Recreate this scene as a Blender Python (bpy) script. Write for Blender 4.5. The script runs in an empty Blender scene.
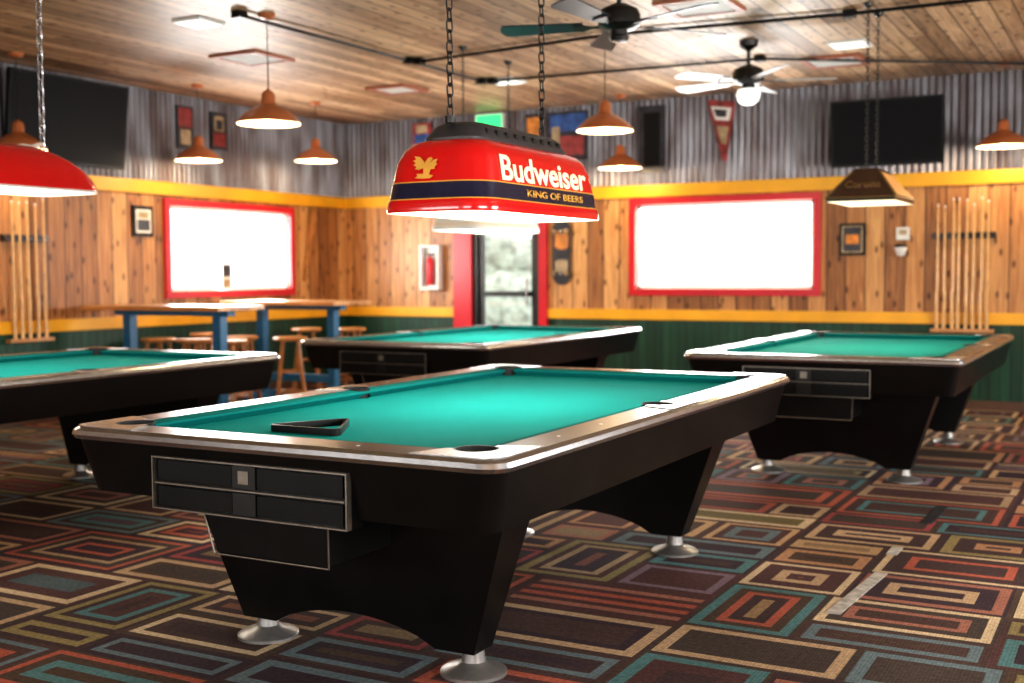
import bpy, math, random
from mathutils import Matrix, Vector
random.seed(7)
D=bpy.data; COL=bpy.context.collection
PI=math.pi
# ------------------------------------------------------------------ materials
def nt(name):
    m=D.materials.new(name); m.use_nodes=True
    n=m.node_tree; b=n.nodes['Principled BSDF']
    return m,n,b
def N(n,t,**k):
    x=n.nodes.new(t)
    for a,v in k.items(): setattr(x,a,v)
    return x
def math_(n,op,a,b=None,c=None):
    x=N(n,'ShaderNodeMath',operation=op)
    for i,v in enumerate((a,b,c)):
        if v is None: continue
        if isinstance(v,(int,float)): x.inputs[i].default_value=v
        else: n.links.new(v,x.inputs[i])
    return x.outputs[0]
def rgba(c): return (c[0],c[1],c[2],1)
def mat(name,col,rough=.5,metal=0,emit=0,ecol=None,var=.12,scale=12,coat=0,bump=0,spec=None):
    m,n,b=nt(name)
    b.inputs['Roughness'].default_value=rough; b.inputs['Metallic'].default_value=metal
    b.inputs['Coat Weight'].default_value=coat
    if spec is not None: b.inputs['Specular IOR Level'].default_value=spec
    tc=N(n,'ShaderNodeTexCoord'); no=N(n,'ShaderNodeTexNoise'); no.inputs['Scale'].default_value=scale; no.inputs['Detail'].default_value=4
    n.links.new(tc.outputs['Object'],no.inputs['Vector'])
    r=N(n,'ShaderNodeValToRGB'); n.links.new(no.outputs['Fac'],r.inputs[0])
    r.color_ramp.elements[0].position=.3;r.color_ramp.elements[1].position=.7
    r.color_ramp.elements[0].color=rgba([c*(1-var) for c in col]); r.color_ramp.elements[1].color=rgba([min(1,c*(1+var)) for c in col])
    n.links.new(r.outputs[0],b.inputs['Base Color'])
    if emit:
        b.inputs['Emission Color'].default_value=rgba(ecol or col); b.inputs['Emission Strength'].default_value=emit
    if bump:
        n2=N(n,'ShaderNodeTexNoise'); n2.inputs['Scale'].default_value=scale*25
        n.links.new(tc.outputs['Object'],n2.inputs['Vector'])
        bp=N(n,'ShaderNodeBump'); bp.inputs['Strength'].default_value=bump; bp.inputs['Distance'].default_value=.003
        n.links.new(n2.outputs['Fac'],bp.inputs['Height']); n.links.new(bp.outputs[0],b.inputs['Normal'])
    return m
def plank(name,ac,al,width,cols,rough=.45,groove=.03,endlen=None,knots=True,coat=0,groovecol=.25):
    m,n,b=nt(name)
    b.inputs['Roughness'].default_value=rough; b.inputs['Coat Weight'].default_value=coat; b.inputs['Coat Roughness'].default_value=.25
    tc=N(n,'ShaderNodeTexCoord'); s=N(n,'ShaderNodeSeparateXYZ'); n.links.new(tc.outputs['Object'],s.inputs[0])
    U=s.outputs[ac];V=s.outputs[al]
    u=math_(n,'DIVIDE',U,width); idx=math_(n,'FLOOR',u); fr=math_(n,'FRACT',u)
    wn=N(n,'ShaderNodeTexWhiteNoise',noise_dimensions='1D'); n.links.new(idx,wn.inputs['W'])
    rnd=wn.outputs['Value']; gend=None
    if endlen:
        v=math_(n,'ADD',math_(n,'DIVIDE',V,endlen),math_(n,'MULTIPLY',rnd,7.3))
        vi=math_(n,'FLOOR',v); vf=math_(n,'FRACT',v)
        c=N(n,'ShaderNodeCombineXYZ'); n.links.new(idx,c.inputs[0]); n.links.new(vi,c.inputs[1])
        w2=N(n,'ShaderNodeTexWhiteNoise',noise_dimensions='2D'); n.links.new(c.outputs[0],w2.inputs['Vector']); rnd=w2.outputs['Value']
        gend=math_(n,'LESS_THAN',vf,.008/endlen)
    c=N(n,'ShaderNodeCombineXYZ')
    n.links.new(math_(n,'MULTIPLY',U,28),c.inputs[0]); n.links.new(math_(n,'MULTIPLY',V,1.6),c.inputs[1]); n.links.new(math_(n,'MULTIPLY',rnd,60),c.inputs[2])
    g=N(n,'ShaderNodeTexNoise'); g.inputs['Scale'].default_value=1; g.inputs['Detail'].default_value=6; g.inputs['Distortion'].default_value=1.2
    n.links.new(c.outputs[0],g.inputs['Vector'])
    f=math_(n,'ADD',math_(n,'MULTIPLY',rnd,.6),math_(n,'MULTIPLY',math_(n,'SUBTRACT',g.outputs['Fac'],.3),1.15))
    r=N(n,'ShaderNodeValToRGB'); n.links.new(f,r.inputs[0])
    e=r.color_ramp.elements; e[0].position=.05;e[0].color=rgba(cols[0]);e[1].position=.95;e[1].color=rgba(cols[2])
    k=r.color_ramp.elements.new(.5);k.color=rgba(cols[1])
    col=r.outputs[0]
    def dark(col,fac,amt):
        mx=N(n,'ShaderNodeMix',data_type='RGBA',blend_type='MULTIPLY')
        n.links.new(fac,mx.inputs[0]); n.links.new(col,mx.inputs[6]); mx.inputs[7].default_value=(amt,amt*.8,amt*.65,1)
        return mx.outputs[2]
    if knots:
        c2=N(n,'ShaderNodeCombineXYZ'); n.links.new(math_(n,'MULTIPLY',U,7),c2.inputs[0]); n.links.new(math_(n,'MULTIPLY',V,3.2),c2.inputs[1])
        vo=N(n,'ShaderNodeTexVoronoi',voronoi_dimensions='2D'); vo.inputs['Scale'].default_value=1
        n.links.new(c2.outputs[0],vo.inputs['Vector'])
        kf=N(n,'ShaderNodeMapRange'); kf.inputs[1].default_value=.06; kf.inputs[2].default_value=.15; kf.inputs[3].default_value=1; kf.inputs[4].default_value=0
        n.links.new(vo.outputs['Distance'],kf.inputs[0]); col=dark(col,kf.outputs[0],.3)
    gf=math_(n,'GREATER_THAN',math_(n,'ABSOLUTE',math_(n,'SUBTRACT',fr,.5)),.5-groove)
    if gend: gf=math_(n,'MAXIMUM',gf,gend)
    col=dark(col,gf,groovecol)
    n.links.new(col,b.inputs['Base Color'])
    bp=N(n,'ShaderNodeBump'); bp.inputs['Strength'].default_value=.6; bp.inputs['Distance'].default_value=.004
    n.links.new(math_(n,'SUBTRACT',math_(n,'MULTIPLY',g.outputs['Fac'],.15),gf),bp.inputs['Height']); n.links.new(bp.outputs[0],b.inputs['Normal'])
    return m
PINE=[(.14,.052,.018),(.42,.18,.058),(.72,.41,.16)]
pine_x=plank('knotty_pine_x',0,2,.185,PINE,groove=.035)
pine_y=plank('knotty_pine_y',1,2,.185,PINE,groove=.035)
GR=[(.004,.030,.016),(.007,.050,.027),(.012,.075,.04)]
green_x=plank('green_beadboard_x',0,2,.09,GR,groove=.06,knots=False,rough=.5)
green_y=plank('green_beadboard_y',1,2,.09,GR,groove=.06,knots=False,rough=.5)
ceilm=plank('ceiling_boards',0,1,.14,[(.15,.085,.045),(.42,.255,.14),(.72,.50,.31)],groove=.045,endlen=2.4,coat=.12,rough=.5)
topwood=plank('varnished_plank',1,0,.12,[(.30,.12,.03),(.52,.24,.08),(.65,.36,.14)],groove=.02,knots=False,coat=.5,rough=.3)
stoolwood=mat('stool_wood',(.46,.20,.065),.35,var=.3,coat=.3)
cuewood=mat('cue_maple',(.66,.40,.17),.3,var=.15,coat=.4)
yellow=mat('yellow_paint',(.80,.40,.018),.4,var=.1,scale=3)
red=mat('red_paint',(.55,.012,.025),.35,var=.08,scale=4)
white=mat('white_paint',(.75,.75,.72),.45,var=.05)
plaster=mat('exterior_wall',(.5,.48,.45),.8)
black=mat('black_plastic',(.006,.006,.006),.4,var=.2,spec=.25)
apron=mat('black_laminate',(.005,.0045,.0045),.3,var=.3,scale=6,spec=.28)
chrome=mat('brushed_aluminium',(.52,.54,.57),.27,1,var=.1,scale=30)
satin=mat('satin_foot_metal',(.36,.35,.34),.4,.8,var=.1,scale=30)
boxtrim=mat('ball_box_trim',(.30,.27,.23),.35,.9,var=.2,scale=20)
darkmetal=mat('dark_metal',(.05,.05,.05),.4,.9)
rubber=mat('pocket_rubber',(.006,.006,.006),.6)
railwood=mat('rail_rosewood',(.024,.013,.010),.30,var=.5,scale=9,coat=.06,spec=.30)
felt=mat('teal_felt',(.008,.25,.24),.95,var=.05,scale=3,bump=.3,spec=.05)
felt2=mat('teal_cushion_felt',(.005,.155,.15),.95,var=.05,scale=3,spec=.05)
redmet=mat('red_enamel',(.66,.006,.008),.22,var=.04,coat=.6)
bluemet=mat('navy_enamel',(.008,.012,.045),.25,coat=.6)
gold=mat('gold_paint',(.85,.45,.08),.35,.3)
dullgold=mat('dull_gold',(.22,.13,.05),.4,.3)
cream=mat('cream_lettering',(.95,.85,.6),.4,emit=.3)
capm=mat('lamp_cap_charcoal',(.04,.04,.045),.4)
shadein=mat('shade_inner_white',(.85,.82,.75),.5,emit=1.0,ecol=(1,.85,.6))
pendin=mat('pendant_inner',(.85,.75,.6),.5,emit=2.2,ecol=(1,.72,.42))
copper=mat('copper_enamel',(.46,.15,.055),.32,.2,coat=.3)
bulbm=mat('glowing_bulb',(1,.9,.7),.4,emit=12,ecol=(1,.78,.45))
glowm=mat('white_diffuser',(1,.97,.9),.4,emit=4,ecol=(1,.93,.8))
bluepaint=mat('blue_paint',(.02,.13,.26),.4)
corona=mat('dark_bronze_glass',(.06,.03,.018),.3,coat=.4)
amber=mat('amber_glass',(.5,.22,.06),.35,emit=.35,ecol=(1,.5,.15))
screenm=mat('tv_screen',(.006,.006,.008),.45,var=.02,spec=.12)
bladeblue=mat('fan_blade_dark',(.012,.02,.035),.35)
bladewhite=mat('fan_blade_grey',(.45,.47,.48),.35)
frost=mat('frosted_glass',(.8,.85,.8),.3,emit=.7,ecol=(1,1,.95))
tapem=mat('worn_tape',(.42,.40,.37),.6,var=.4,scale=25)
tapedark=mat('dark_tape',(.03,.03,.035),.6,var=.4)
exitg=mat('exit_green',(.03,.5,.18),.4,emit=.9,ecol=(.05,1,.25))
concrete=mat('concrete',(.7,.68,.65),.8,scale=2)
hedge=mat('hedge',(.40,.44,.36),.9,var=.45,scale=5)
ropew=mat('white_cord',(.75,.68,.6),.6)
# corrugated
m,n,b=nt('galvanised_steel'); galv=m
b.inputs['Metallic'].default_value=.75;b.inputs['Roughness'].default_value=.42
tc=N(n,'ShaderNodeTexCoord');no=N(n,'ShaderNodeTexNoise');no.inputs['Scale'].default_value=2.2;no.inputs['Detail'].default_value=8
mp=N(n,'ShaderNodeMapping');mp.inputs['Scale'].default_value=(2.5,2.5,.6)
n.links.new(tc.outputs['Object'],mp.inputs[0]);n.links.new(mp.outputs[0],no.inputs['Vector'])
r=N(n,'ShaderNodeValToRGB');r.color_ramp.elements[0].position=.35;r.color_ramp.elements[0].color=(.12,.095,.095,1);r.color_ramp.elements[1].position=.65;r.color_ramp.elements[1].color=(.27,.275,.305,1)
n.links.new(no.outputs['Fac'],r.inputs[0]);n.links.new(r.outputs[0],b.inputs['Base Color'])
# glass
m,n,b=nt('window_glass'); glass=m
tr=N(n,'ShaderNodeBsdfTransparent');gl=N(n,'ShaderNodeBsdfGlossy');gl.inputs['Roughness'].default_value=.03
mx=N(n,'ShaderNodeMixShader');mx.inputs[0].default_value=.06
n.links.new(tr.outputs[0],mx.inputs[1]);n.links.new(gl.outputs[0],mx.inputs[2]);n.links.new(mx.outputs[0],n.nodes['Material Output'].inputs[0])
# carpet
m,n,b=nt('carpet_pile'); carpet=m
b.inputs['Roughness'].default_value=.95;b.inputs['Specular IOR Level'].default_value=.15
at=N(n,'ShaderNodeAttribute',attribute_name='Col')
tc=N(n,'ShaderNodeTexCoord');no=N(n,'ShaderNodeTexNoise');no.inputs['Scale'].default_value=55;no.inputs['Detail'].default_value=5;no.inputs['Roughness'].default_value=.8
n.links.new(tc.outputs['Object'],no.inputs['Vector'])
n3=N(n,'ShaderNodeTexNoise');n3.inputs['Scale'].default_value=1.3;n3.inputs['Detail'].default_value=6;n.links.new(tc.outputs['Object'],n3.inputs['Vector'])
sx_=N(n,'ShaderNodeSeparateXYZ');n.links.new(tc.outputs['Object'],sx_.inputs[0])
rib=math_(n,'MULTIPLY_ADD',math_(n,'SINE',math_(n,'MULTIPLY',sx_.outputs[0],520)),.10,1.0)
f=math_(n,'MULTIPLY',math_(n,'MULTIPLY',math_(n,'MULTIPLY_ADD',no.outputs['Fac'],2.3,-.15),math_(n,'MULTIPLY_ADD',n3.outputs['Fac'],1.3,.40)),rib)
vm=N(n,'ShaderNodeVectorMath',operation='SCALE');n.links.new(at.outputs['Color'],vm.inputs[0]);n.links.new(f,vm.inputs['Scale']);n.links.new(vm.outputs[0],b.inputs['Base Color'])
bp=N(n,'ShaderNodeBump');bp.inputs['Strength'].default_value=.5;bp.inputs['Distance'].default_value=.004
n.links.new(no.outputs['Fac'],bp.inputs['Height']);n.links.new(bp.outputs[0],b.inputs['Normal'])

# ------------------------------------------------------------------ mesh builder
class MB:
    def __init__(s): s.v=[];s.f=[];s.m=[];s.mats=[]
    def mi(s,m):
        if m not in s.mats: s.mats.append(m)
        return s.mats.index(m)
    def add(s,vs,fs,m,M=None):
        o=len(s.v)
        for p in vs:
            p=Vector(p)
            if M: p=M@p
            s.v.append(tuple(p))
        ms=m if isinstance(m,list) else [m]*len(fs)
        for f,mm in zip(fs,ms):
            s.f.append(tuple(i+o for i in f)); s.m.append(s.mi(mm))
    def box(s,x0,x1,y0,y1,z0,z1,m,M=None):
        vs=[(x,y,z) for z in(z0,z1) for y in(y0,y1) for x in(x0,x1)]
        s.add(vs,[(0,2,3,1),(4,5,7,6),(0,1,5,4),(2,6,7,3),(0,4,6,2),(1,3,7,5)],m,M)
    def cyl(s,p0,p1,r0,m,r1=None,n=12,cap=True,M=None):
        r1=r0 if r1 is None else r1
        p0=Vector(p0);p1=Vector(p1);d=(p1-p0).normalized()
        a=d.orthogonal().normalized();bb=d.cross(a)
        vs=[];fs=[]
        for p,r in((p0,r0),(p1,r1)):
            for i in range(n):
                t=2*PI*i/n; vs.append(p+a*math.cos(t)*r+bb*math.sin(t)*r)
        for i in range(n):
            j=(i+1)%n; fs.append((i,j,n+j,n+i))
        if cap: fs.append(tuple(range(n-1,-1,-1)));fs.append(tuple(range(n,2*n)))
        s.add(vs,fs,m,M)
    def lathe(s,prof,c,m,n=32,M=None):
        vs=[];fs=[];ms=[]
        for r,z in prof:
            for i in range(n):
                t=2*PI*i/n; vs.append((c[0]+r*math.cos(t),c[1]+r*math.sin(t),c[2]+z))
        for k in range(len(prof)-1):
            for i in range(n):
                j=(i+1)%n; fs.append((k*n+i,k*n+j,(k+1)*n+j,(k+1)*n+i)); ms.append(m[k] if isinstance(m,list) else m)
        s.add(vs,fs,ms,M)
    def loft(s,rings,ms,closed=False,capb=None,capt=None,M=None):
        k=len(rings[0]);vs=[p for r in rings for p in r];fs=[];mm=[]
        R=len(rings)
        for a in range(R if closed else R-1):
            b2=(a+1)%R
            for i in range(k):
                j=(i+1)%k; fs.append((a*k+i,a*k+j,b2*k+j,b2*k+i)); mm.append(ms[a] if isinstance(ms,list) else ms)
        if capb: fs.append(tuple(range(k-1,-1,-1)));mm.append(capb)
        if capt: fs.append(tuple((R-1)*k+i for i in range(k)));mm.append(capt)
        s.add(vs,fs,mm,M)
    def prism(s,poly,z0,z1,m,M=None):
        k=len(poly);vs=[(p[0],p[1],z0) for p in poly]+[(p[0],p[1],z1) for p in poly]
        fs=[tuple(range(k-1,-1,-1)),tuple(range(k,2*k))]+[(i,(i+1)%k,k+(i+1)%k,k+i) for i in range(k)]
        s.add(vs,fs,m,M)
    def sphere(s,c,r,m,n=12,sz=1):
        prof=[(max(1e-4,r*math.sin(PI*i/8)),-r*sz*math.cos(PI*i/8)) for i in range(9)]
        s.lathe(prof,c,m,n)
    def torus(s,M,R,r,m,n=10,k=5,st=0):
        vs=[];fs=[]
        for i in range(n):
            t=2*PI*i/n
            for j in range(k):
                q=2*PI*j/k
                x=(R+r*math.cos(q))*math.cos(t);y=(R+r*math.cos(q))*math.sin(t)
                y+=st*(1 if math.sin(t)>0 else -1)
                vs.append((x,y,r*math.sin(q)))
        for i in range(n):
            for j in range(k):
                fs.append((i*k+j,((i+1)%n)*k+j,((i+1)%n)*k+(j+1)%k,i*k+(j+1)%k))
        s.add(vs,fs,m,M)
    def chain(s,p0,p1,m,R=.010,r=.0028,st=.009):
        p0=Vector(p0);p1=Vector(p1);L=(p1-p0).length;d=(p1-p0).normalized()
        step=2*(R+st)-2*r*1.2;n=max(1,round(L/step))
        q=d.to_track_quat('Y','Z').to_matrix().to_4x4()
        for i in range(n):
            p=p0+d*(L*(i+.5)/n)
            s.torus(Matrix.Translation(p)@q@Matrix.Rotation(PI/2*(i%2),4,'Y'),R,r,m,st=st)
    def mesh(s,name,smooth=35,recalc=True):
        me=D.meshes.new(name); me.from_pydata(s.v,[],s.f)
        for m in s.mats: me.materials.append(m)
        me.polygons.foreach_set('material_index',s.m)
        if recalc:
            import bmesh
            bm=bmesh.new();bm.from_mesh(me);bmesh.ops.recalc_face_normals(bm,faces=bm.faces);bm.to_mesh(me);bm.free()
        if smooth:
            me.polygons.foreach_set('use_smooth',[True]*len(me.polygons)); me.set_sharp_from_angle(angle=math.radians(smooth))
        me.update(); return me
    def obj(s,name,loc=(0,0,0),rot=0,bevel=0,**k):
        o=D.objects.new(name,s.mesh(name,**k)); COL.objects.link(o); o.location=loc; o.rotation_euler[2]=rot
        if bevel:
            bv=o.modifiers.new('b','BEVEL');bv.width=bevel;bv.segments=2;bv.limit_method='ANGLE';bv.angle_limit=math.radians(40)
        return o
def rrect(hx,hy,r,z,n=6,cx=0,cy=0):
    P=[]
    for q,(sx,sy) in enumerate(((1,1),(-1,1),(-1,-1),(1,-1))):
        for i in range(n+1):
            t=PI/2*q+PI/2*i/n
            P.append((cx+sx*(hx-r)+r*math.cos(t),cy+sy*(hy-r)+r*math.sin(t),z))
    return P
def light(name,kind,loc,energy,col,parent=None,size=.1,sy=None,rot=None):
    l=D.lights.new(name,kind); l.energy=energy; l.color=col
    if kind=='AREA':
        l.shape='RECTANGLE'; l.size=size; l.size_y=sy or size
    else: l.shadow_soft_size=size
    o=D.objects.new(name,l);COL.objects.link(o);o.location=loc
    if rot: o.rotation_euler=rot
    if parent: o.parent=parent; o.matrix_parent_inverse=Matrix.Translation(parent.location).inverted()
    return o

# ------------------------------------------------------------------ room
WX=-8.627; WY=11.632; ZC=3.121; RX=3.2; FY=-3.0
ZL0,ZL1=.80,.91; ZT0,ZT1=2.10,2.23
def rects(u0,u1,z0,z1,ops):
    us=sorted({u0,u1}|{min(max(o[i],u0),u1) for o in ops for i in(0,1)}); zs=sorted({z0,z1}|{min(max(o[i],z0),z1) for o in ops for i in(2,3)})
    out=[]
    for a,b_ in zip(us,us[1:]):
        for c,d in zip(zs,zs[1:]):
            mu=(a+b_)/2;mz=(c+d)/2
            if not any(o[0]<mu<o[1] and o[2]<mz<o[3] for o in ops): out.append((a,b_,c,d))
    return out
def wall(name,axis,const,sgn,u0,u1,ops,pm,gm):
    mb=MB()
    def bx(a,b_,c,d,t0,t1,m):
        lo,hi=sorted((const+sgn*t0,const+sgn*t1))
        if axis=='Y': mb.box(a,b_,lo,hi,c,d,m)
        else: mb.box(lo,hi,a,b_,c,d,m)
    for q in rects(u0,u1,0,ZC,ops): bx(*q,-.16,-.012,plaster)
    for q in rects(u0,u1,0,ZL0+.02,ops): bx(*q,-.012,0,gm)
    for q in rects(u0,u1,ZL0+.02,ZT0+.02,ops): bx(*q,-.012,0,pm)
    # corrugated sheet
    w=.068;n=int((u1-u0)/w*8);vs=[];fs=[]
    for i in range(n+1):
        u=u0+(u1-u0)*i/n; t=.014+.011*math.sin(2*PI*u/w)
        c=const+sgn*t
        for z in(ZT0+.02,ZC): vs.append((u,c,z) if axis=='Y' else (c,u,z))
    for i in range(n): fs.append((2*i,2*i+2,2*i+3,2*i+1))
    mb.add(vs,fs,galv)
    return mb.obj(name,recalc=False)
WB=(-4.80,-2.90,1.13,2.02); DR=(-6.82,-5.95,0,2.06); WL=(8.68,10.55,1.14,2.0)
wall('wall_back','Y',WY,-1,WX-.16,RX+.16,[WB,DR],pine_x,green_x)
wall('wall_left','X',WX,1,FY,WY,[WL],pine_y,green_y)
WR=(0,3.4,.9,2.1);WR2=(5.5,8.9,.9,2.1)
wall('wall_right','X',RX,-1,FY,WY,[WR,WR2],pine_y,green_y)
WF=(-7,-3.5,.9,2.1);WF2=(-1.8,1.7,.9,2.1)
wall('wall_front','Y',FY,1,WX-.16,RX+.16,[WF,WF2],pine_x,green_x)
mb=MB();mb.box(WX-.16,RX+.16,FY-.16,WY+.16,ZC,ZC+.12,ceilm);mb.obj('ceiling')
# trims
def trim(name,axis,const,sgn,u0,u1,z0,z1,t,m,ops=[]):
    mb=MB()
    for a,b_,c,d in rects(u0,u1,z0,z1,ops):
        lo,hi=sorted((const,const+sgn*t))
        if axis=='Y': mb.box(a,b_,lo,hi,c,d,m)
        else: mb.box(lo,hi,a,b_,c,d,m)
    return mb.obj(name,bevel=.004)
i=1
dop=[(DR[0]-.24,DR[1]+.1,0,2.06)]
for z0,z1,t in((ZL0,ZL1,.028),(ZT0,ZT1,.04)):
    for nm,ax,c,sg,u0,u1,ops in(('back','Y',WY,-1,WX,RX,dop if z0<1 else []),('left','X',WX,1,FY,WY,[]),('right','X',RX,-1,FY,WY,[]),('front','Y',FY,1,WX,RX,[])):
        trim('trim_%d'%i,ax,c,sg,u0,u1,z0,z1,t,yellow,ops); i+=1
bb=mat('baseboard_brown',(.10,.05,.03),.5)
trim('baseboard_back','Y',WY,-1,WX,RX,0,.09,.02,bb,dop);trim('baseboard_left','X',WX,1,FY,WY,0,.09,.02,bb)
trim('baseboard_right','X',RX,-1,FY,WY,0,.09,.02,bb);trim('baseboard_front','Y',FY,1,WX,RX,0,.09,.02,bb)
# windows
def window(name,axis,const,sgn,o,fr=.07,mull=None,cas=red):
    mb=MB()
    def bx(a,b_,c,d,t0,t1,m):
        lo,hi=sorted((const+sgn*t0,const+sgn*t1))
        if axis=='Y': mb.box(a,b_,lo,hi,c,d,m)
        else: mb.box(lo,hi,a,b_,c,d,m)
    u0,u1,z0,z1=o
    bx(u0-fr,u1+fr,z1,z1+fr,.001,.035,cas);bx(u0-fr,u1+fr,z0-fr,z0,.001,.035,cas)
    bx(u0-fr,u0,z0,z1,.001,.035,cas);bx(u1,u1+fr,z0,z1,.001,.035,cas)
    s=.035
    bx(u0,u1,z1-s,z1,-.12,-.03,white);bx(u0,u1,z0,z0+s,-.12,-.03,white);bx(u0,u0+s,z0,z1,-.12,-.03,white);bx(u1-s,u1,z0,z1,-.12,-.03,white)
    if mull:
        for q in mull: bx(q-.015,q+.015,z0,z1,-.11,-.04,white)
    bx(u0,u1,z0,z1,-.078,-.072,glass)
    return mb.obj(name,recalc=False,smooth=0)
window('window_1','Y',WY,-1,WB);window('window_2','X',WX,1,WL)
window('window_3','X',RX,-1,WR,mull=[1.7],cas=yellow);window('window_4','X',RX,-1,WR2,mull=[7.2],cas=yellow)
window('window_5','Y',FY,1,WF,mull=[-5.2],cas=yellow);window('window_6','Y',FY,1,WF2,mull=[0],cas=yellow)
# door
mb=MB();a,b_,c,d=DR
mb.box(a-.24,a,WY-.05,WY-.001,0,2.06,red);mb.box(b_,b_+.10,WY-.05,WY-.001,0,2.06,red);mb.box(a-.24,b_+.10,WY-.06,WY-.041,2.06,2.16,red)
al=darkmetal;y0,y1=WY+.02,WY+.07
mb.box(a,a+.06,y0-.03,y1+.03,0,2.06,al);mb.box(b_-.06,b_,y0-.03,y1+.03,0,2.06,al);mb.box(a+.06,b_-.06,y0-.03,y1+.03,2.0,2.06,al)
mb.box(a+.06,a+.12,y0,y1,.02,2.0,al);mb.box(b_-.12,b_-.06,y0,y1,.02,2.0,al)
mb.box(a+.12,b_-.12,y0,y1,1.92,2.0,al);mb.box(a+.12,b_-.12,y0,y1,.02,.25,al);mb.box(a+.12,b_-.12,y0-.03,y0+.02,1.04,1.10,al)
mb.box(a+.12,b_-.12,y0+.02,y0+.026,.25,1.92,glass)
mb.cyl((b_-.16,y0-.05,.95),(b_-.16,y0-.05,1.25),.012,chrome)
mb.obj('door_1',recalc=False,smooth=0)
# exterior
mb=MB();mb.box(-40,40,-40,60,-.25,-.15,concrete);mb.obj('outdoor_pavement')
mb=MB()
for k in range(12):
    x=-14.6+k*.32+random.uniform(-.1,.1);mb.sphere((x,22+random.uniform(-.3,.3),.62+random.uniform(-.05,.05)),.75,hedge,n=14)
    mb.sphere((x,22.2+random.uniform(-.3,.3),1.5+random.uniform(-.1,.5)),.5,hedge,n=14)
mb.obj('outdoor_hedge')
# carpet floor
vs=[];fs=[];cs=[]
PAL=[(.38,.11,.07),(.47,.31,.17),(.25,.20,.09),(.09,.19,.195),(.13,.175,.19),(.28,.065,.065),(.40,.22,.12),(.32,.14,.10),(.54,.42,.27),(.36,.10,.065),(.44,.31,.19),(.20,.14,.17),(.36,.25,.15)]
BG=[(.062,.038,.038),(.075,.045,.040),(.052,.034,.042),(.080,.052,.038),(.090,.045,.043),(.066,.050,.043)]
def quad(x0,x1,y0,y1,c):
    o=len(vs);vs.extend([(x0,y0,0),(x1,y0,0),(x1,y1,0),(x0,y1,0)]);fs.append((o,o+1,o+2,o+3));cs.append(c)
def frame(x0,x1,y0,y1,t,c):
    quad(x0,x1,y0,y0+t,c);quad(x0,x1,y1-t,y1,c);quad(x0,x0+t,y0+t,y1-t,c);quad(x1-t,x1,y0+t,y1-t,c)
def cell(x0,x1,y0,y1):
    bg=random.choice(BG);w=x1-x0;h=y1-y0
    if random.random()<.07:
        nst=int(h/.045)|1;cc=[random.choice(PAL) for _ in range(3)]
        frame(x0,x1,y0,y1,.02,bg)
        x0+=.02;x1-=.02;y0+=.02;t=(h-.04)/nst
        for k in range(nst): quad(x0,x1,y0+k*t,y0+(k+1)*t,bg if k%2==0 else cc[(k//2)%3])
        return
    gap=random.uniform(.012,.035);frame(x0,x1,y0,y1,gap,bg);x0+=gap;x1-=gap;y0+=gap;y1-=gap
    cc=[random.choice(PAL) for _ in range(2)];k=0
    while min(x1-x0,y1-y0)>.13:
        t=random.uniform(.030,.050) ; frame(x0,x1,y0,y1,t,cc[k%2]);x0+=t;x1-=t;y0+=t;y1-=t
        t=random.uniform(.035,.085)
        if min(x1-x0,y1-y0)<=2*t+.01: break
        frame(x0,x1,y0,y1,t,bg if random.random()<.7 else random.choice(BG));x0+=t;x1-=t;y0+=t;y1-=t;k+=1
        if k>=random.choice((1,2,2,3,4)): break
    quad(x0,x1,y0,y1,random.choice([bg,bg,random.choice(BG),tuple(q*.6 for q in random.choice(PAL))]))
def split(x0,x1,y0,y1):
    w=x1-x0;h=y1-y0
    mw=random.uniform(.72,1.15);mh=random.uniform(.42,.85)
    if w<=mw and h<=mh or (w<.72 and h<.42): cell(x0,x1,y0,y1);return
    if w/mw>h/mh:
        s=x0+w*random.uniform(.36,.64);split(x0,s,y0,y1);split(s,x1,y0,y1)
    else:
        s=y0+h*random.uniform(.36,.64);split(x0,x1,y0,s);split(x0,x1,s,y1)
split(WX,RX,FY,WY)
me=D.meshes.new('floor');me.from_pydata(vs,[],fs);me.materials.append(carpet)
ca=me.color_attributes.new('Col','FLOAT_COLOR','CORNER')
buf=[]
for c in cs: buf+= [c[0],c[1],c[2],1]*4
ca.data.foreach_set('color',buf)
fo=D.objects.new('floor',me);COL.objects.link(fo)
mb=MB();mb.box(WX-.16,RX+.16,FY-.16,WY+.16,-.14,-.004,concrete);mb.obj('floor_slab')
# seam tape
def tape(x0,y0,x1,y1,w,m):
    mb=MB();mb.add([(x0-w/2,y0,.003),(x0+w/2,y0,.003),(x1+w/2,y1,.003),(x1-w/2,y1,.003),(x0-w/2,y0,0),(x0+w/2,y0,0),(x1+w/2,y1,0),(x1-w/2,y1,0)],
        [(0,1,2,3),(4,7,6,5),(0,4,5,1),(1,5,6,2),(2,6,7,3),(3,7,4,0)],m);return mb.obj('carpet_tape_strip')
tape(-1.02,4.42,-.975,5.12,.055,tapem);tape(-1.0,5.48,-1.0,5.64,.05,tapem);tape(-.97,6.25,-.96,6.75,.06,tapedark)

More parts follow.
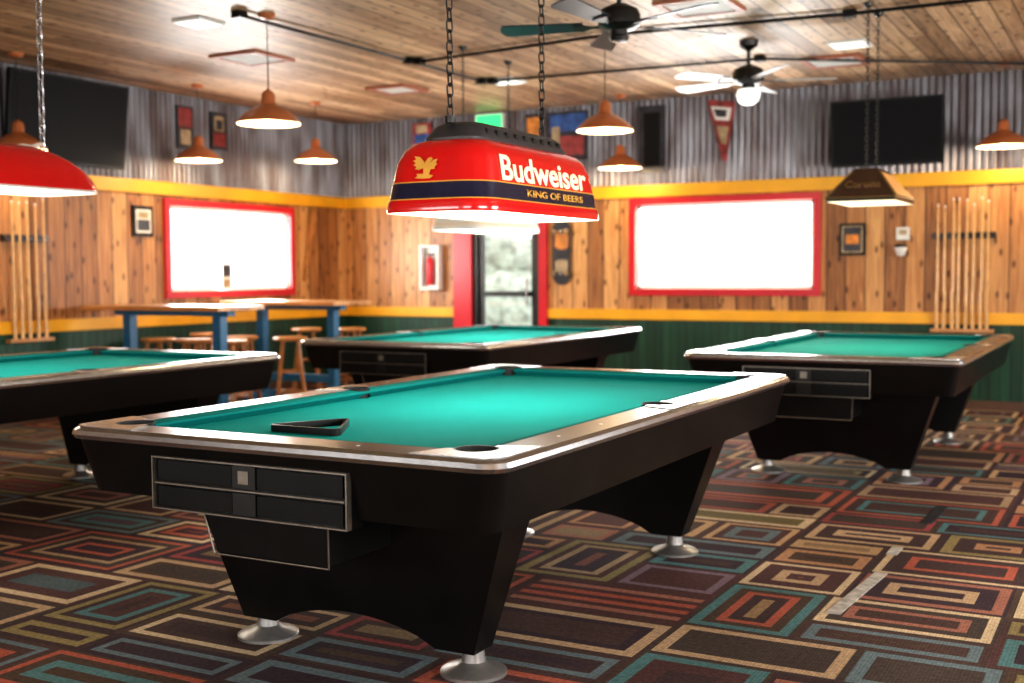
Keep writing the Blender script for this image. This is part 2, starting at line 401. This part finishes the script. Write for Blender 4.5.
# ------------------------------------------------------------------ pool table
def pool_table_mesh():
    T=MB();T.mats=[rubber,apron,railwood,chrome,felt,felt2,white,black]
    cut=MB();cut.mats=[rubber]
    pk=[(sx*.667,sy*1.302,.066) for sx in(-1,1) for sy in(-1,1)]+[(sx*.705,0,.064) for sx in(-1,1)]
    for x,y,r in pk: cut.cyl((x,y,.62),(x,y,.95),r,rubber,n=28)
    co=cut.obj('cutter',smooth=0)
    fr=MB();fr.mats=list(T.mats)
    fr.loft([rrect(.775,1.41,.06,.585),rrect(.814,1.449,.07,.758),rrect(.829,1.464,.075,.763),rrect(.835,1.470,.075,.776),rrect(.831,1.466,.075,.790),rrect(.817,1.452,.07,.80),rrect(.690,1.325,.02,.80),rrect(.690,1.325,.02,.65),rrect(.690,1.325,.02,.585)],
        [apron,chrome,chrome,chrome,chrome,railwood,rubber,rubber,rubber],closed=True)
    cu=MB();cu.mats=list(T.mats)
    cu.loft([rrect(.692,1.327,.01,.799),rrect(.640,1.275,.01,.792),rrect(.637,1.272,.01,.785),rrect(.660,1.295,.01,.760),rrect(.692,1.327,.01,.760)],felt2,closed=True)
    be=MB();be.mats=list(T.mats);be.box(-.688,.688,-1.323,1.323,.66,.762,felt)
    ca=MB();ca.mats=list(T.mats)
    for sx in(-1,1):
        for sy in(-1,1):
            P=[(.817,1.17)]+[(.817-.07+.07*math.cos(PI/2*i/8),1.452-.07+.07*math.sin(PI/2*i/8)) for i in range(9)]+[(.535,1.452),(.585,1.327),(.692,1.327),(.692,1.22)]
            ca.prism([(x*sx,y*sy) for x,y in P],.797,.8035,chrome)
        ca.prism([(.817*sx,-.14),(.817*sx,.14),(.692*sx,.095),(.692*sx,-.095)],.797,.8035,chrome)
    for part in(fr,cu,be,ca):
        o=part.obj('part',smooth=0)
        bm=o.modifiers.new('x','BOOLEAN');bm.object=co;bm.operation='DIFFERENCE';bm.solver='EXACT'
        bpy.context.view_layer.update();dg=bpy.context.evaluated_depsgraph_get()
        me=D.meshes.new_from_object(o.evaluated_get(dg))
        off=len(T.v)
        T.v+=[tuple(v.co) for v in me.vertices]
        mats=[mm for mm in me.materials]
        for p in me.polygons:
            T.f.append(tuple(i+off for i in p.vertices))
            mm=mats[p.material_index] if p.material_index<len(mats) and mats[p.material_index] else rubber
            T.m.append(T.mi(mm))
        D.objects.remove(o)
    D.objects.remove(co)
    for x,y,r in pk:
        T.lathe([(r-.001,.8036),(r-.007,.8036),(r-.012,.70),(r-.02,.64),(.001,.635)],(x,y,0),rubber,n=24)
    for k in(1,2,3,5,6,7):
        y=-1.27+2.54*k/8
        for sx in(-1,1): T.cyl((sx*.755,y,.80),(sx*.755,y,.8012),.006,white,n=10)
    for k in(1,2,3):
        x=-.635+1.27*k/4
        for sy in(-1,1): T.cyl((x,sy*1.39,.80),(x,sy*1.39,.8012),.006,white,n=10)
    T.box(-.62,.62,-1.25,1.25,.575,.66,black)
    X0,X1=-.44,.325
    T.box(X0,X1,-1.44,-1.38,.560,.728,apron)
    def fbox(x0,x1,z0,z1,y,t,dp,m):
        T.box(x0,x1,y-dp,y+.01,z1-t,z1,m);T.box(x0,x1,y-dp,y+.01,z0,z0+t,m);T.box(x0,x0+t,y-dp,y+.01,z0+t,z1-t,m);T.box(x1-t,x1,y-dp,y+.01,z0+t,z1-t,m)
    fbox(X0,X1,.560,.728,-1.445,.005,.014,boxtrim)
    T.box(X0+.01,X1-.01,-1.457,-1.44,.641,.646,boxtrim)
    for za,zb in((.655,.716),(.572,.632)):
        T.box(X0+.02,-.115,-1.450,-1.44,za,zb,black);T.box(-.015,X1-.02,-1.450,-1.44,za,zb,black)
        T.box(-.11,-.02,-1.453,-1.44,za-.004,zb+.004,darkmetal)
    T.box(-.085,-.045,-1.456,-1.45,.665,.705,boxtrim)
    T.loft([[(-.27,-1.40,.56),(.21,-1.40,.56),(.21,-1.0,.56),(-.27,-1.0,.56)],[(-.24,-1.385,.425),(.20,-1.385,.425),(.20,-1.0,.425),(-.24,-1.0,.425)]],black,capb=black,capt=black)
    P=[Vector((-.275,-1.405,.558)),Vector((.215,-1.405,.558)),Vector((.205,-1.39,.42)),Vector((-.245,-1.39,.42))]
    for q in range(4): T.cyl(P[q],P[(q+1)%4],.003,darkmetal if q==0 else boxtrim,n=8)
    for sy in(-1,1):
        top=.65;bot=.475
        pts=[(-top,.60),(-bot,.085),(-.33,.085)]
        for q in range(1,10):
            t=q/10;pts.append((-.33+.66*t,.085+.08*math.sin(PI*t)**.7))
        pts+=[(.33,.085),(bot,.085),(top,.60)]
        def ys(z,side):
            t=(z-.085)/.515
            return sy*(1.0+.085*t) if side else sy*(.882+.01*t)
        A=[(x,ys(z,1),z) for x,z in pts];B=[(x,ys(z,0),z) for x,z in pts]
        k=len(pts);T.add(A+B,[tuple(range(k)),tuple(range(2*k-1,k-1,-1))]+[(i,(i+1)%k,k+(i+1)%k,k+i) for i in range(k)],apron)
        for sx in(-1,1):
            T.lathe([(.001,0),(.110,0),(.110,.010),(.10,.018),(.055,.030),(.040,.042),(.032,.10),(.032,.11)],(sx*.43,sy*.925,0),satin,n=28)
    return T.mesh('pool_table',smooth=32)
ptm=pool_table_mesh()
for x,y in((-3.155,2.690),(-6.46,2.89),(-5.70,7.068),(-2.545,6.925)):
    o=D.objects.new('pool_table',ptm);COL.objects.link(o);o.location=(x+.825,y+1.46,0)
mb=MB()
def tri(R,r,z,n=5):
    P=[]
    for q in range(3):
        a=PI/2+q*2*PI/3;cx=(R-2*r)*math.cos(a);cy=(R-2*r)*math.sin(a)
        for i in range(n+1):
            t=a-PI/3+2*PI/3*i/n;P.append((cx+r*math.cos(t),cy+r*math.sin(t),z))
    return P
mb.loft([tri(.185,.022,0),tri(.185,.022,.024),tri(.168,.014,.024),tri(.168,.014,0)],black,closed=True)
mb.obj('triangle_rack',loc=(-2.50,3.20,.7625))

# ------------------------------------------------------------------ billiard lamps
def text(body,M,w,h,m,parent,name,ext=.0015,off=.004):
    c=D.curves.new(name,'FONT');c.body=body;c.size=1;c.extrude=.0;c.align_x='CENTER';c.align_y='CENTER';c.offset=off*6
    o=D.objects.new(name,c);COL.objects.link(o);bpy.context.view_layer.update()
    me=D.meshes.new_from_object(o.evaluated_get(bpy.context.evaluated_depsgraph_get()))
    D.objects.remove(o)
    xs=[v.co.x for v in me.vertices];ys=[v.co.y for v in me.vertices]
    cx=(max(xs)+min(xs))/2;cy=(max(ys)+min(ys))/2;sx=w/(max(xs)-min(xs));sy=h/(max(ys)-min(ys))
    for v in me.vertices: v.co=Vector(((v.co.x-cx)*sx,(v.co.y-cy)*sy,0))
    me.materials.clear();me.materials.append(m)
    o=D.objects.new(name,me);COL.objects.link(o);o.matrix_world=M
    so=o.modifiers.new('s','SOLIDIFY');so.thickness=ext;so.offset=1
    if parent: o.parent=parent;o.matrix_parent_inverse=Matrix.Translation(parent.location).inverted()
    return o
def facemat(p,xa,ya):
    xa=Vector(xa).normalized();ya=Vector(ya).normalized();za=xa.cross(ya)
    M=Matrix((xa,ya,za)).transposed().to_4x4();M.translation=p;return M
def table_lamp(cx,cy,z,body,band,cap,chm=darkmetal,hx=.25,hy=.55,energy=35,sep=.38,dome=False,chR=.010):
    mb=MB()
    R=lambda ix,iy,r,zz: rrect(hx-ix,hy-iy,max(.01,r),zz)
    if dome:
        seq=[(0,0,.12,0),(-.004,-.004,.12,.012),(0,0,.12,.03),(.008,.012,.12,.06),(.03,.05,.12,.12),(.065,.12,.11,.175),(.11,.22,.09,.22),(.16,.33,.06,.25)]
        ms=[white,body,body,body,body,body,body]
        mb.loft([R(*q) for q in seq],ms,capt=body)
        inn=[(0,0,.12,0),(.01,.01,.12,.002),(.04,.06,.11,.11),(.13,.25,.08,.215)]
        pv=None
        for k in range(15):
            y=sep-k*.05;zz=.225+.03*math.cos(k/14*2*PI)*.6+(.02 if k in(0,14) else 0)+.012*(k%2)
            p=Vector((.03*math.sin(k*.9),y,zz+.02))
            if pv is not None: mb.cyl(pv,p,.012,ropew,n=8)
            pv=p
    else:
        seq=[(0,0,.12,0),(-.002,-.002,.12,.012),(0,0,.12,.03),(.004,.004,.12,.045),(.007,.007,.12,.05),(.014,.014,.12,.108),(.016,.016,.12,.113),(.028,.032,.12,.19),(.042,.052,.12,.232),(.066,.082,.11,.262),(.10,.13,.09,.275)]
        ms=[body,body,body,gold,band,gold,body,body,body,body]
        mb.loft([R(*q) for q in seq],ms)
        mb.loft([R(.105,.135,.08,.272),R(.105,.135,.08,.285),R(.13,.17,.07,.33),R(.15,.195,.06,.345)],cap,capb=cap,capt=cap)
        for q in range(9):
            y=(-.30+q*.075)
            for sx in(-1,1): mb.box(*sorted((sx*(hx-.128),sx*(hx-.112))),y-.012,y+.012,.295,.32,darkmetal)
        inn=[(0,0,.12,0),(.01,.01,.12,.002),(.026,.026,.12,.11),(.06,.08,.11,.22),(.11,.15,.08,.255)]
    mb.loft([R(*q) for q in inn],shadein,capt=shadein)
    for sy in(-1,1):
        zz=.18 if dome else .35
        mb.cyl((0,sy*sep,zz-.01),(0,sy*sep,zz+.015),.02,chm)
        mb.chain((0,sy*sep,zz+.012),(0,sy*sep,ZC-z-.03),chm,R=chR,r=chR*.28,st=chR*.9)
        mb.lathe([(.001,ZC-z),(.035,ZC-z),(.03,ZC-z-.02),(.006,ZC-z-.035)],(0,sy*sep,0),chm,n=16)
    if not dome:
        for sx in (-.08,.08): mb.cyl((sx,-hy+.14,.14),(sx,hy-.14,.14),.016,glowm)
    o=mb.obj('billiard_lamp',loc=(cx,cy,z),recalc=False)
    light('tube_light','AREA',(cx,cy,z+.09),energy,(1,.92,.8),o,size=.3,sy=.8)
    return o
LX,LY,LZ,HX,HY=-2.32,4.175,1.528,.235,.545
L=table_lamp(LX,LY,LZ,redmet,bluemet,capm,hx=HX,hy=HY,energy=17,chR=.013)
text('Budweiser',facemat(Vector((LX+HX-.0185,LY-.01,LZ+.165)),(0,1,0),(-.15,0,1)),.74,.098,cream,L,'brand_lettering',off=.0035)
text('KING OF BEERS',facemat(Vector((LX+HX-.0082,LY+.06,LZ+.079)),(0,1,0),(-.12,0,1)),.50,.028,gold,L,'slogan_lettering')
E=MB()
body=[(-.005,-.045),(.02,-.04),(.03,-.01),(.022,.02),(.035,.035),(.028,.042),(.012,.04),(.0,.025),(-.01,0)]
w1=[(-.005,.02),(-.03,.045),(-.06,.05),(-.05,.035),(-.065,.03),(-.05,.018),(-.062,.01),(-.045,.002),(-.052,-.008),(-.03,-.012),(-.01,-.005)]
w2=[(.02,.015),(.04,.03),(.06,.032),(.052,.018),(.06,.01),(.048,.0),(.052,-.01),(.035,-.012),(.026,-.005)]
tl=[(-.01,-.03),(-.04,-.03),(-.035,-.04),(-.048,-.048),(-.02,-.052),(.03,-.052),(.045,-.04),(.02,-.034)]
for k,P in enumerate((body,w1,w2,tl)): E.prism([(x*.85,y*.85) for x,y in P],0,.0015+.0003*k,gold)
e=E.obj('eagle_emblem');e.matrix_world=facemat(Vector((LX-.02,LY-HY+.0195,LZ+.165)),(1,0,0),(0,.19,1));e.parent=L;e.matrix_parent_inverse=Matrix.Translation(L.location).inverted()
table_lamp(-5.63,4.35,1.78,redmet,redmet,redmet,chm=chrome,dome=True,hx=.26,hy=.56,energy=17,sep=.34,chR=.016)
table_lamp(-4.86,8.53,1.65,white,white,white,energy=20)
def pyramid_lamp(cx,cy,z):
    mb=MB()
    def R(hx,hy,zz): return [(hx,-hy,zz),(hx,hy,zz),(-hx,hy,zz),(-hx,-hy,zz)]
    mb.loft([R(.225,.36,0),R(.23,.365,.025)],corona)
    a=R(.23,.365,.025);b=R(.09,.20,.21);fc=[(0,1,5,4),(1,2,6,5),(2,3,7,6),(3,0,4,7)]
    mb.add(a+b,fc,[corona,corona,corona,corona])
    for sx in(-1,1):
        q=[Vector((sx*.2305,-.33,.035)),Vector((sx*.2305,.33,.035)),Vector((sx*.1,.19,.20)),Vector((sx*.1,-.19,.20))]
        q=[v+Vector((sx*.004,0,.003)) for v in q];mb.add(q,[(0,1,2,3)],amber)
    mb.loft([R(.09,.20,.21),R(.075,.185,.23)],corona,capt=corona)
    mb.loft([R(.225,.36,0),R(.215,.35,.004),R(.08,.19,.195)],shadein,capt=shadein)
    for i in range(4): mb.cyl(a[i],b[i],.006,dullgold,n=8); mb.cyl(a[i],a[(i+1)%4],.006,dullgold,n=8)
    for sy in(-1,1):
        mb.chain((0,sy*.17,.23),(0,sy*.17,ZC-z-.03),darkmetal);mb.lathe([(.001,ZC-z),(.035,ZC-z),(.03,ZC-z-.02),(.006,ZC-z-.035)],(0,sy*.17,0),darkmetal,n=16)
        mb.sphere((0,sy*.15,.09),.035,bulbm)
    o=mb.obj('bar_lamp',loc=(cx,cy,z),recalc=False)
    light('bulb_light','AREA',(cx,cy,z+.04),17,(1,.8,.5),o,size=.3,sy=.5)
    text('Corona',facemat(Vector((cx,cy-.365+.165*.52-.004,z+.025+.185*.5)),(1,0,0),(0,.165,.185)),.24,.07,dullgold,o,'brand_lettering')
    return o
pyramid_lamp(-1.70,8.4,1.775)
def pendant(x,y,zb,e=16):
    mb=MB();h=ZC-zb
    prof=[(.222,0),(.224,.008),(.215,.022),(.185,.055),(.14,.09),(.09,.118),(.058,.135),(.05,.15),(.048,.20),(.04,.22),(.018,.235),(.006,.245)]
    mb.lathe(prof,(0,0,0),copper,n=36)
    mb.lathe([(.222,0),(.212,.02),(.18,.053),(.13,.088),(.05,.125),(.001,.13)],(0,0,0),pendin,n=36)
    mb.cyl((0,0,.24),(0,0,h-.02),.004,black,n=8)
    mb.lathe([(.006,h-.04),(.045,h-.03),(.06,h-.012),(.06,h)],(0,0,0),copper,n=24)
    mb.sphere((0,0,.05),.045,bulbm)
    o=mb.obj('pendant_lamp',loc=(x,y,zb),recalc=False)
    light('bulb_light','POINT',(x,y,zb-.01),e,(1,.74,.45),o,size=.05)
for p in((-5.45,6.47,2.36),(-8.03,8.50,2.40),(-7.76,9.96,2.50),(-8.16,6.56,2.34),(-3.75,8.45,2.41),(-4.78,11.16,2.375),(-1.13,11.15,2.39)): pendant(*p)
def fan(x,y,z,R,bm,rot,lit,nb=5):
    mb=MB();h=ZC-z
    mb.lathe([(.001,h),(.075,h),(.07,h-.04),(.03,h-.07),(.014,h-.08),(.014,.10),(.05,.09),(.11,.06),(.125,.03),(.125,-.03),(.09,-.055),(.05,-.06),(.05,-.09),(.001,-.09)],(0,0,0),darkmetal,n=32)
    for k in range(nb):
        M=Matrix.Rotation(rot+2*PI*k/nb,4,'Z')@Matrix.Translation((0,0,-.035))@Matrix.Rotation(math.radians(12),4,'X')
        mb.prism([(.10,-.02),(.16,-.012),(.22,-.045),(.27,-.04),(.27,.04),(.22,.045),(.16,.012),(.10,.02)],-.004,.002,darkmetal,M)
        P=[(.21,-.055),(R-.04,-.075)]+[(R-.04+.04*math.sin(PI*i/8),-.075*math.cos(PI*i/8)) for i in range(1,8)]+[(R-.04,.075),(.21,.055)]
        mb.prism(P,.003,.010,bm,M)
    if lit:
        mb.lathe([(.05,-.09),(.085,-.10),(.095,-.14),(.08,-.19),(.04,-.215),(.001,-.22)],(0,0,0),frost,n=24)
    else:
        mb.lathe([(.05,-.09),(.06,-.10),(.05,-.125),(.001,-.13)],(0,0,0),darkmetal,n=24)
    mb.obj('ceiling_fan',loc=(x,y,z),recalc=False)
fan(-2.77,6.45,2.79,.72,bladeblue,.89,False);fan(-2.80,9.1,2.84,.68,bladewhite,.35,True)
def tv(name,c,w,h,yaw,tilt,arm):
    mb=MB()
    M=Matrix.Rotation(yaw,4,'Z')@Matrix.Rotation(tilt,4,'X')
    mb.box(-w/2,w/2,-.03,.02,-h/2,h/2,black,M);mb.box(-w/2+.02,w/2-.02,-.033,-.03,-h/2+.03,h/2-.02,screenm,M);mb.box(-w/4,w/4,.02,.05,-h/4,h/4,black,M)
    M2=Matrix.Rotation(yaw,4,'Z');mb.box(-.05,.05,.04,arm,-.04,.04,darkmetal,M2);mb.box(-.15,.15,arm-.02,arm,-.2,.2,darkmetal,M2)
    mb.obj(name,loc=c,recalc=False,smooth=0)
tv('wall_tv',(-2.16,11.33,2.60),1.02,.62,0,math.radians(6),.27)
tv('wall_tv',(-8.36,7.25,2.66),1.28,.76,math.radians(90),math.radians(6),.235)
def high_table(x0,x1,y0,y1,z=1.035):
    mb=MB();mb.box(x0,x1,y0,y1,z-.04,z,topwood)
    mb.box(x0+.15,x1-.12,(y0+y1)/2-.05,(y0+y1)/2+.05,z-.09,z-.04,bluepaint)
    for x in(x0+.25,x1-.30):
        mb.box(x,x+.09,(y0+y1)/2-.045,(y0+y1)/2+.045,0,z-.09,bluepaint)
        mb.box(x,x+.09,y0+.06,(y0+y1)/2-.045,0,.08,bluepaint);mb.box(x,x+.09,(y0+y1)/2+.045,y1-.06,0,.08,bluepaint)
    mb.box(x0+.34,x1-.30,(y0+y1)/2-.03,(y0+y1)/2+.03,.20,.28,bluepaint)
    mb.obj('high_bar_table',bevel=.004,smooth=0)
high_table(-8.45,-6.82,7.41,8.0);high_table(-8.45,-6.98,9.2,9.85)
def stool(x,y,h=.72,rot=0):
    mb=MB();mb.lathe([(.001,h-.04),(.14,h-.04),(.165,h-.03),(.17,h-.012),(.16,h),(.001,h-.004)],(0,0,0),stoolwood,n=28)
    L=[]
    for k in range(4):
        a=rot+PI/4+k*PI/2;t=Vector((.10*math.cos(a),.10*math.sin(a),h-.04));b=Vector((.20*math.cos(a),.20*math.sin(a),0));mb.cyl(b,t,.019,stoolwood,n=10);L.append((b,t))
    for k in range(4):
        for f in(.25+.06*(k%2),.55+.06*(k%2)):
            b,t=L[k];b2,t2=L[(k+1)%4];mb.cyl(b.lerp(t,f),b2.lerp(t2,f),.011,stoolwood,n=8)
    mb.obj('bar_stool',loc=(x,y,0),recalc=False)
for p in((-8.36,8.25,.70,.2),(-7.93,8.28,.70,.5),(-7.45,8.25,.70,.1),(-7.85,8.85,.70,.4),(-8.33,8.88,.72,.3),(-8.05,10.12,.72,.6),(-7.6,10.32,.72,.2),(-7.30,8.93,.70,.7)): stool(*p)
def cue_rack(x,y,rot,w=.50,n=8,z0=.76,L=1.2):
    mb=MB()
    mb.box(-w/2-.03,w/2+.03,-.035,-.001,1.60,1.66,railwood);mb.box(-w/2-.03,w/2+.03,-.06,-.03,1.615,1.645,railwood)
    mb.box(-w/2-.03,w/2+.03,-.10,-.029,z0-.03,z0,topwood)
    for i in range(n):
        u=-w/2+w*(i+.5)/n+random.uniform(-.008,.008);hh=L+random.uniform(-.05,.03)
        mb.cyl((u,-.07,z0),(u+random.uniform(-.01,.01),-.07,z0+.35),.018,cuewood,r1=.0145,n=10)
        mb.cyl((u,-.07,z0+.35),(u,-.07,z0+hh-.02),.0145,cuewood,r1=.008,n=10);mb.cyl((u,-.07,z0+hh-.02),(u,-.07,z0+hh),.008,white,n=8)
    mb.obj('cue_rack',loc=(x,y,0),rot=rot,recalc=False)
cue_rack(-1.50,WY,0);cue_rack(WX,6.95,PI/2,w=.40,n=5)
mb=MB();M=facemat(Vector((WX+.03,10.89,1.64)),(0,1,0),(0,.23,1))
mb.prism([(-.02,-.42),(.02,-.42),(.022,.1),(.05,.18),(.055,.38),(.03,.42),(-.03,.42),(-.055,.38),(-.05,.18),(-.022,.1)],-.012,.012,stoolwood,M);mb.obj('wooden_paddle')
def poster(name,axis,u0,u1,z0,z1,fc,cols,tilt=0,t=.02):
    mb=MB()
    w=u1-u0;h=z1-z0
    if axis=='Y': M=facemat(Vector(((u0+u1)/2,WY-.004,(z0+z1)/2)),(1,0,0),(0,0,1))
    else: M=facemat(Vector((WX+.004,(u0+u1)/2,(z0+z1)/2)),(0,1,0),(0,0,1))
    if z0>2.1: M=M@Matrix.Translation((0,0,.03))
    M=M@Matrix.Rotation(tilt,4,'Z')
    mb.box(-w/2,w/2,-h/2,h/2,0,t,fc,M)
    for i,(a,b,c,d,mm) in enumerate(cols): mb.box(-w/2+w*a,-w/2+w*b,-h/2+h*c,-h/2+h*d,t,t+.002+.001*i,mm,M)
    mb.obj(name,smooth=0)
pblue=mat('print_blue',(.03,.09,.28),.5,var=.5);pred=mat('print_red',(.28,.04,.04),.5,var=.5);ptan=mat('print_tan',(.40,.30,.18),.5,var=.3);pdk=mat('print_dark',(.03,.03,.04),.4,var=.5);por=mat('print_orange',(.6,.22,.04),.5,var=.4)
poster('framed_poster','Y',-2.65,-2.40,1.46,1.77,black,[(.1,.9,.08,.92,ptan),(.16,.84,.12,.88,pdk),(.25,.75,.35,.65,por)])
poster('framed_poster','X',8.20,8.46,1.68,1.98,black,[(.12,.88,.12,.88,white),(.2,.8,.2,.55,pdk),(.25,.75,.6,.8,ptan)])
poster('thermostat','Y',-2.11,-1.99,1.60,1.72,white,[(.2,.8,.4,.8,ptan)],t=.03)
poster('vintage_sign','X',8.78,9.01,2.58,3.01,pdk,[(.1,.9,.5,.95,pred),(.2,.8,.1,.45,ptan)])
poster('vintage_sign','X',9.27,9.50,2.61,3.0,pdk,[(.1,.9,.1,.45,pred),(.2,.8,.5,.9,ptan),(.3,.7,.55,.8,pdk)])
poster('vintage_sign','Y',-7.60,-7.34,2.80,3.06,pred,[(.1,.9,.1,.5,pblue),(.2,.8,.55,.9,ptan)])
poster('vintage_sign','Y',-5.82,-5.34,2.53,3.06,pdk,[(.05,.95,.6,.95,pblue),(.3,.9,.1,.5,pred),(.1,.3,.2,.7,ptan)])
poster('vintage_sign','Y',-6.10,-5.90,2.70,3.06,pdk,[(.1,.9,.1,.9,por)])
poster('dark_banner','Y',-4.75,-4.45,2.35,3.05,pdk,[(.2,.8,.1,.9,black)])
poster('exit_sign','Y',-6.73,-6.37,2.90,3.10,white,[(.05,.95,.08,.92,exitg)],t=.05)
poster('window_notice','X',9.42,9.56,1.15,1.42,white,[(.1,.9,.5,.95,pdk),(.1,.9,.08,.4,ptan)])
mb=MB();mb.lathe([(.001,-.06),(.035,-.05),(.055,.0),(.06,.03),(.001,.03)],(0,-.07,0),white,n=20);mb.box(-.03,.03,-.07,-.001,-.02,.02,darkmetal);mb.lathe([(.062,.03),(.05,.055),(.001,.06)],(0,-.07,0),darkmetal,n=20)
mb.obj('wall_sconce',loc=(-2.06,WY,1.50))
mb=MB();mb.box(-.13,.13,-.02,-.001,-.26,.26,white);
for a in((-.13,-.105,-.26,.26),(.105,.13,-.26,.26)): mb.box(a[0],a[1],-.10,-.02,a[2],a[3],white)
mb.box(-.105,.105,-.10,-.02,.235,.26,white);mb.box(-.105,.105,-.10,-.02,-.26,-.235,white)
mb.lathe([(.001,-.2),(.04,-.2),(.045,-.18),(.045,.06),(.035,.10),(.015,.12),(.015,.15),(.001,.15)],(0,-.068,0),red,n=20);mb.box(-.04,.025,-.085,-.05,.14,.17,black)
mb.obj('fire_extinguisher_cabinet',loc=(-7.36,WY,1.375))
def deck(name,x,z,L,w,tilt,m1,m2,off):
    mb=MB();P=[]
    for i in range(9): t=PI*i/8;P.append((w/2*math.cos(t),L/2-w/2+w/2*math.sin(t)))
    for i in range(9): t=PI+PI*i/8;P.append((w/2*math.cos(t),-L/2+w/2+w/2*math.sin(t)))
    M=facemat(Vector((x,WY-off,z)),(1,0,0),(0,0,1))@Matrix.Rotation(tilt,4,'Z')
    mb.prism(P,0,.012,m1,M)
    mb.prism([(p[0]*.75,p[1]*.3+L*.2) for p in P],.012,.014,m2,M);mb.prism([(p[0]*.7,p[1]*.22-L*.22) for p in P],.012,.014,ptan,M)
    for sy in(-1,1):
        mb.box(-.02,.02,sy*L*.32-.02,sy*L*.32+.02,.012,.05,chrome,M)
        for sx in(-1,1):
            q=M@Vector((sx*.06,sy*L*.32,.05));q2=M@Vector((sx*.095,sy*L*.32,.05));mb.cyl(q,q2,.026,ptan,n=14)
    mb.obj(name)
deck('skateboard_deck',-5.68,1.53,.72,.22,0,pdk,por,.004)
mb=MB();M=facemat(Vector((-3.85,WY-.03,2.76)),(1,0,0),(0,0,1))
mb.prism([(-.15,.31),(.15,.27),(.06,-.33),(.01,-.30)],0,.008,pred,M)
mb.prism([(-.11,.24),(.11,.21),(.085,.08),(-.06,.10)],.008,.010,white,M);mb.prism([(-.05,.04),(.08,.02),(.055,-.16),(.0,-.14)],.008,.010,ptan,M);mb.prism([(-.08,.21),(.06,.19),(.05,.12),(-.05,.13)],.010,.012,pdk,M)
mb.obj('wall_pennant',smooth=0)
def vent(x,y,w,d,m1):
    mb=MB();z=ZC
    mb.box(-w/2,w/2,-d/2,-d/2+.05,-.025,0,m1);mb.box(-w/2,w/2,d/2-.05,d/2,-.025,0,m1);mb.box(-w/2,-w/2+.05,-d/2+.05,d/2-.05,-.025,0,m1);mb.box(w/2-.05,w/2,-d/2+.05,d/2-.05,-.025,0,m1)
    for k in range(7):
        y2=-d/2+.07+(d-.14)*k/6;mb.box(-w/2+.05,w/2-.05,y2-.012,y2+.012,-.018,-.006,white)
    mb.box(-w/2+.05,w/2-.05,-d/2+.05,d/2-.05,-.004,0,black)
    mb.obj('ceiling_vent',loc=(x,y,z),smooth=0)
vbr=mat('vent_frame_rust',(.35,.12,.07),.5)
vent(-6.62,7.66,.5,.5,vbr);vent(-2.72,7.72,.5,.5,vbr);vent(-2.40,10.28,.5,.5,vbr);vent(-6.5,9.64,.45,.45,vbr)
def panel(x,y,w=.34):
    mb=MB();mb.box(-w/2,w/2,-w/2,w/2,-.02,0,white);mb.box(-w/2+.02,w/2-.02,-w/2+.02,w/2-.02,-.024,-.02,frost);mb.obj('ceiling_light_panel',loc=(x,y,ZC),smooth=0)
panel(-6.02,6.40,.26);panel(-2.12,9.58,.3);panel(-5.35,9.75,.3)
def pipe(pts,name='ceiling_conduit'):
    mb=MB()
    for a,b in zip(pts,pts[1:]): mb.cyl(a,b,.013,black,n=8)
    for p in pts: mb.box(p[0]-.04,p[0]+.04,p[1]-.04,p[1]+.04,ZC-.05,ZC,black)
    mb.obj(name,recalc=False)
zz=ZC-.025
pipe([(-5.55,6.3,zz),(-5.50,8.35,zz),(-5.50,9.55,zz)]);pipe([(-5.45,8.42,zz),(-3.6,8.2,zz),(-1.86,8.39,zz),(1.5,8.39,zz)]);pipe([(-5.4,9.6,zz),(-2.9,9.75,zz),(-.9,11.2,zz)])
# ------------------------------------------------------------------ daylight + world
day=(1,.98,.95)
def wl(nm,loc,rot,sx,sy,e): light(nm,'AREA',loc,e,day,None,size=sx,sy=sy,rot=rot)
wl('daylight_window_back',((WB[0]+WB[1])/2,WY+.15,(WB[2]+WB[3])/2),(-PI/2,0,0),1.88,.88,130)
wl('daylight_window_left',(WX-.15,(WL[0]+WL[1])/2,(WL[2]+WL[3])/2),(0,-PI/2,0),.88,1.88,130)
wl('daylight_window_right',(RX+.13,1.7,1.5),(0,PI/2,0),1.15,3.3,220)
wl('daylight_window_right',(RX+.13,7.2,1.5),(0,PI/2,0),1.15,3.3,260)
wl('daylight_window_front',(-5.25,FY-.13,1.5),(PI/2,0,0),3.4,1.15,130)
wl('daylight_window_front',(-.05,FY-.13,1.5),(PI/2,0,0),3.4,1.15,150)
w=D.worlds.new('world');bpy.context.scene.world=w;w.use_nodes=True
w.node_tree.nodes['Background'].inputs[0].default_value=(.95,.98,1,1);w.node_tree.nodes['Background'].inputs[1].default_value=2.2
# ------------------------------------------------------------------ camera
c=D.cameras.new('camera');co=D.objects.new('camera',c);COL.objects.link(co)
co.matrix_world=Matrix.Translation((0,0,1.299))@Matrix.Rotation(math.radians(28.5),4,'Z')@Matrix.Rotation(math.radians(90-3.324),4,'X')@Matrix.Rotation(math.radians(-.331),4,'Z')
c.lens=1167.086/1024*36;c.sensor_width=36;c.clip_end=200
c.dof.use_dof=True;c.dof.focus_distance=3.8;c.dof.aperture_fstop=2.2
bpy.context.scene.camera=co
vs_=bpy.context.scene.view_settings;vs_.view_transform='Standard';vs_.exposure=.12;vs_.gamma=1
try: vs_.look='Medium High Contrast'
except Exception: pass
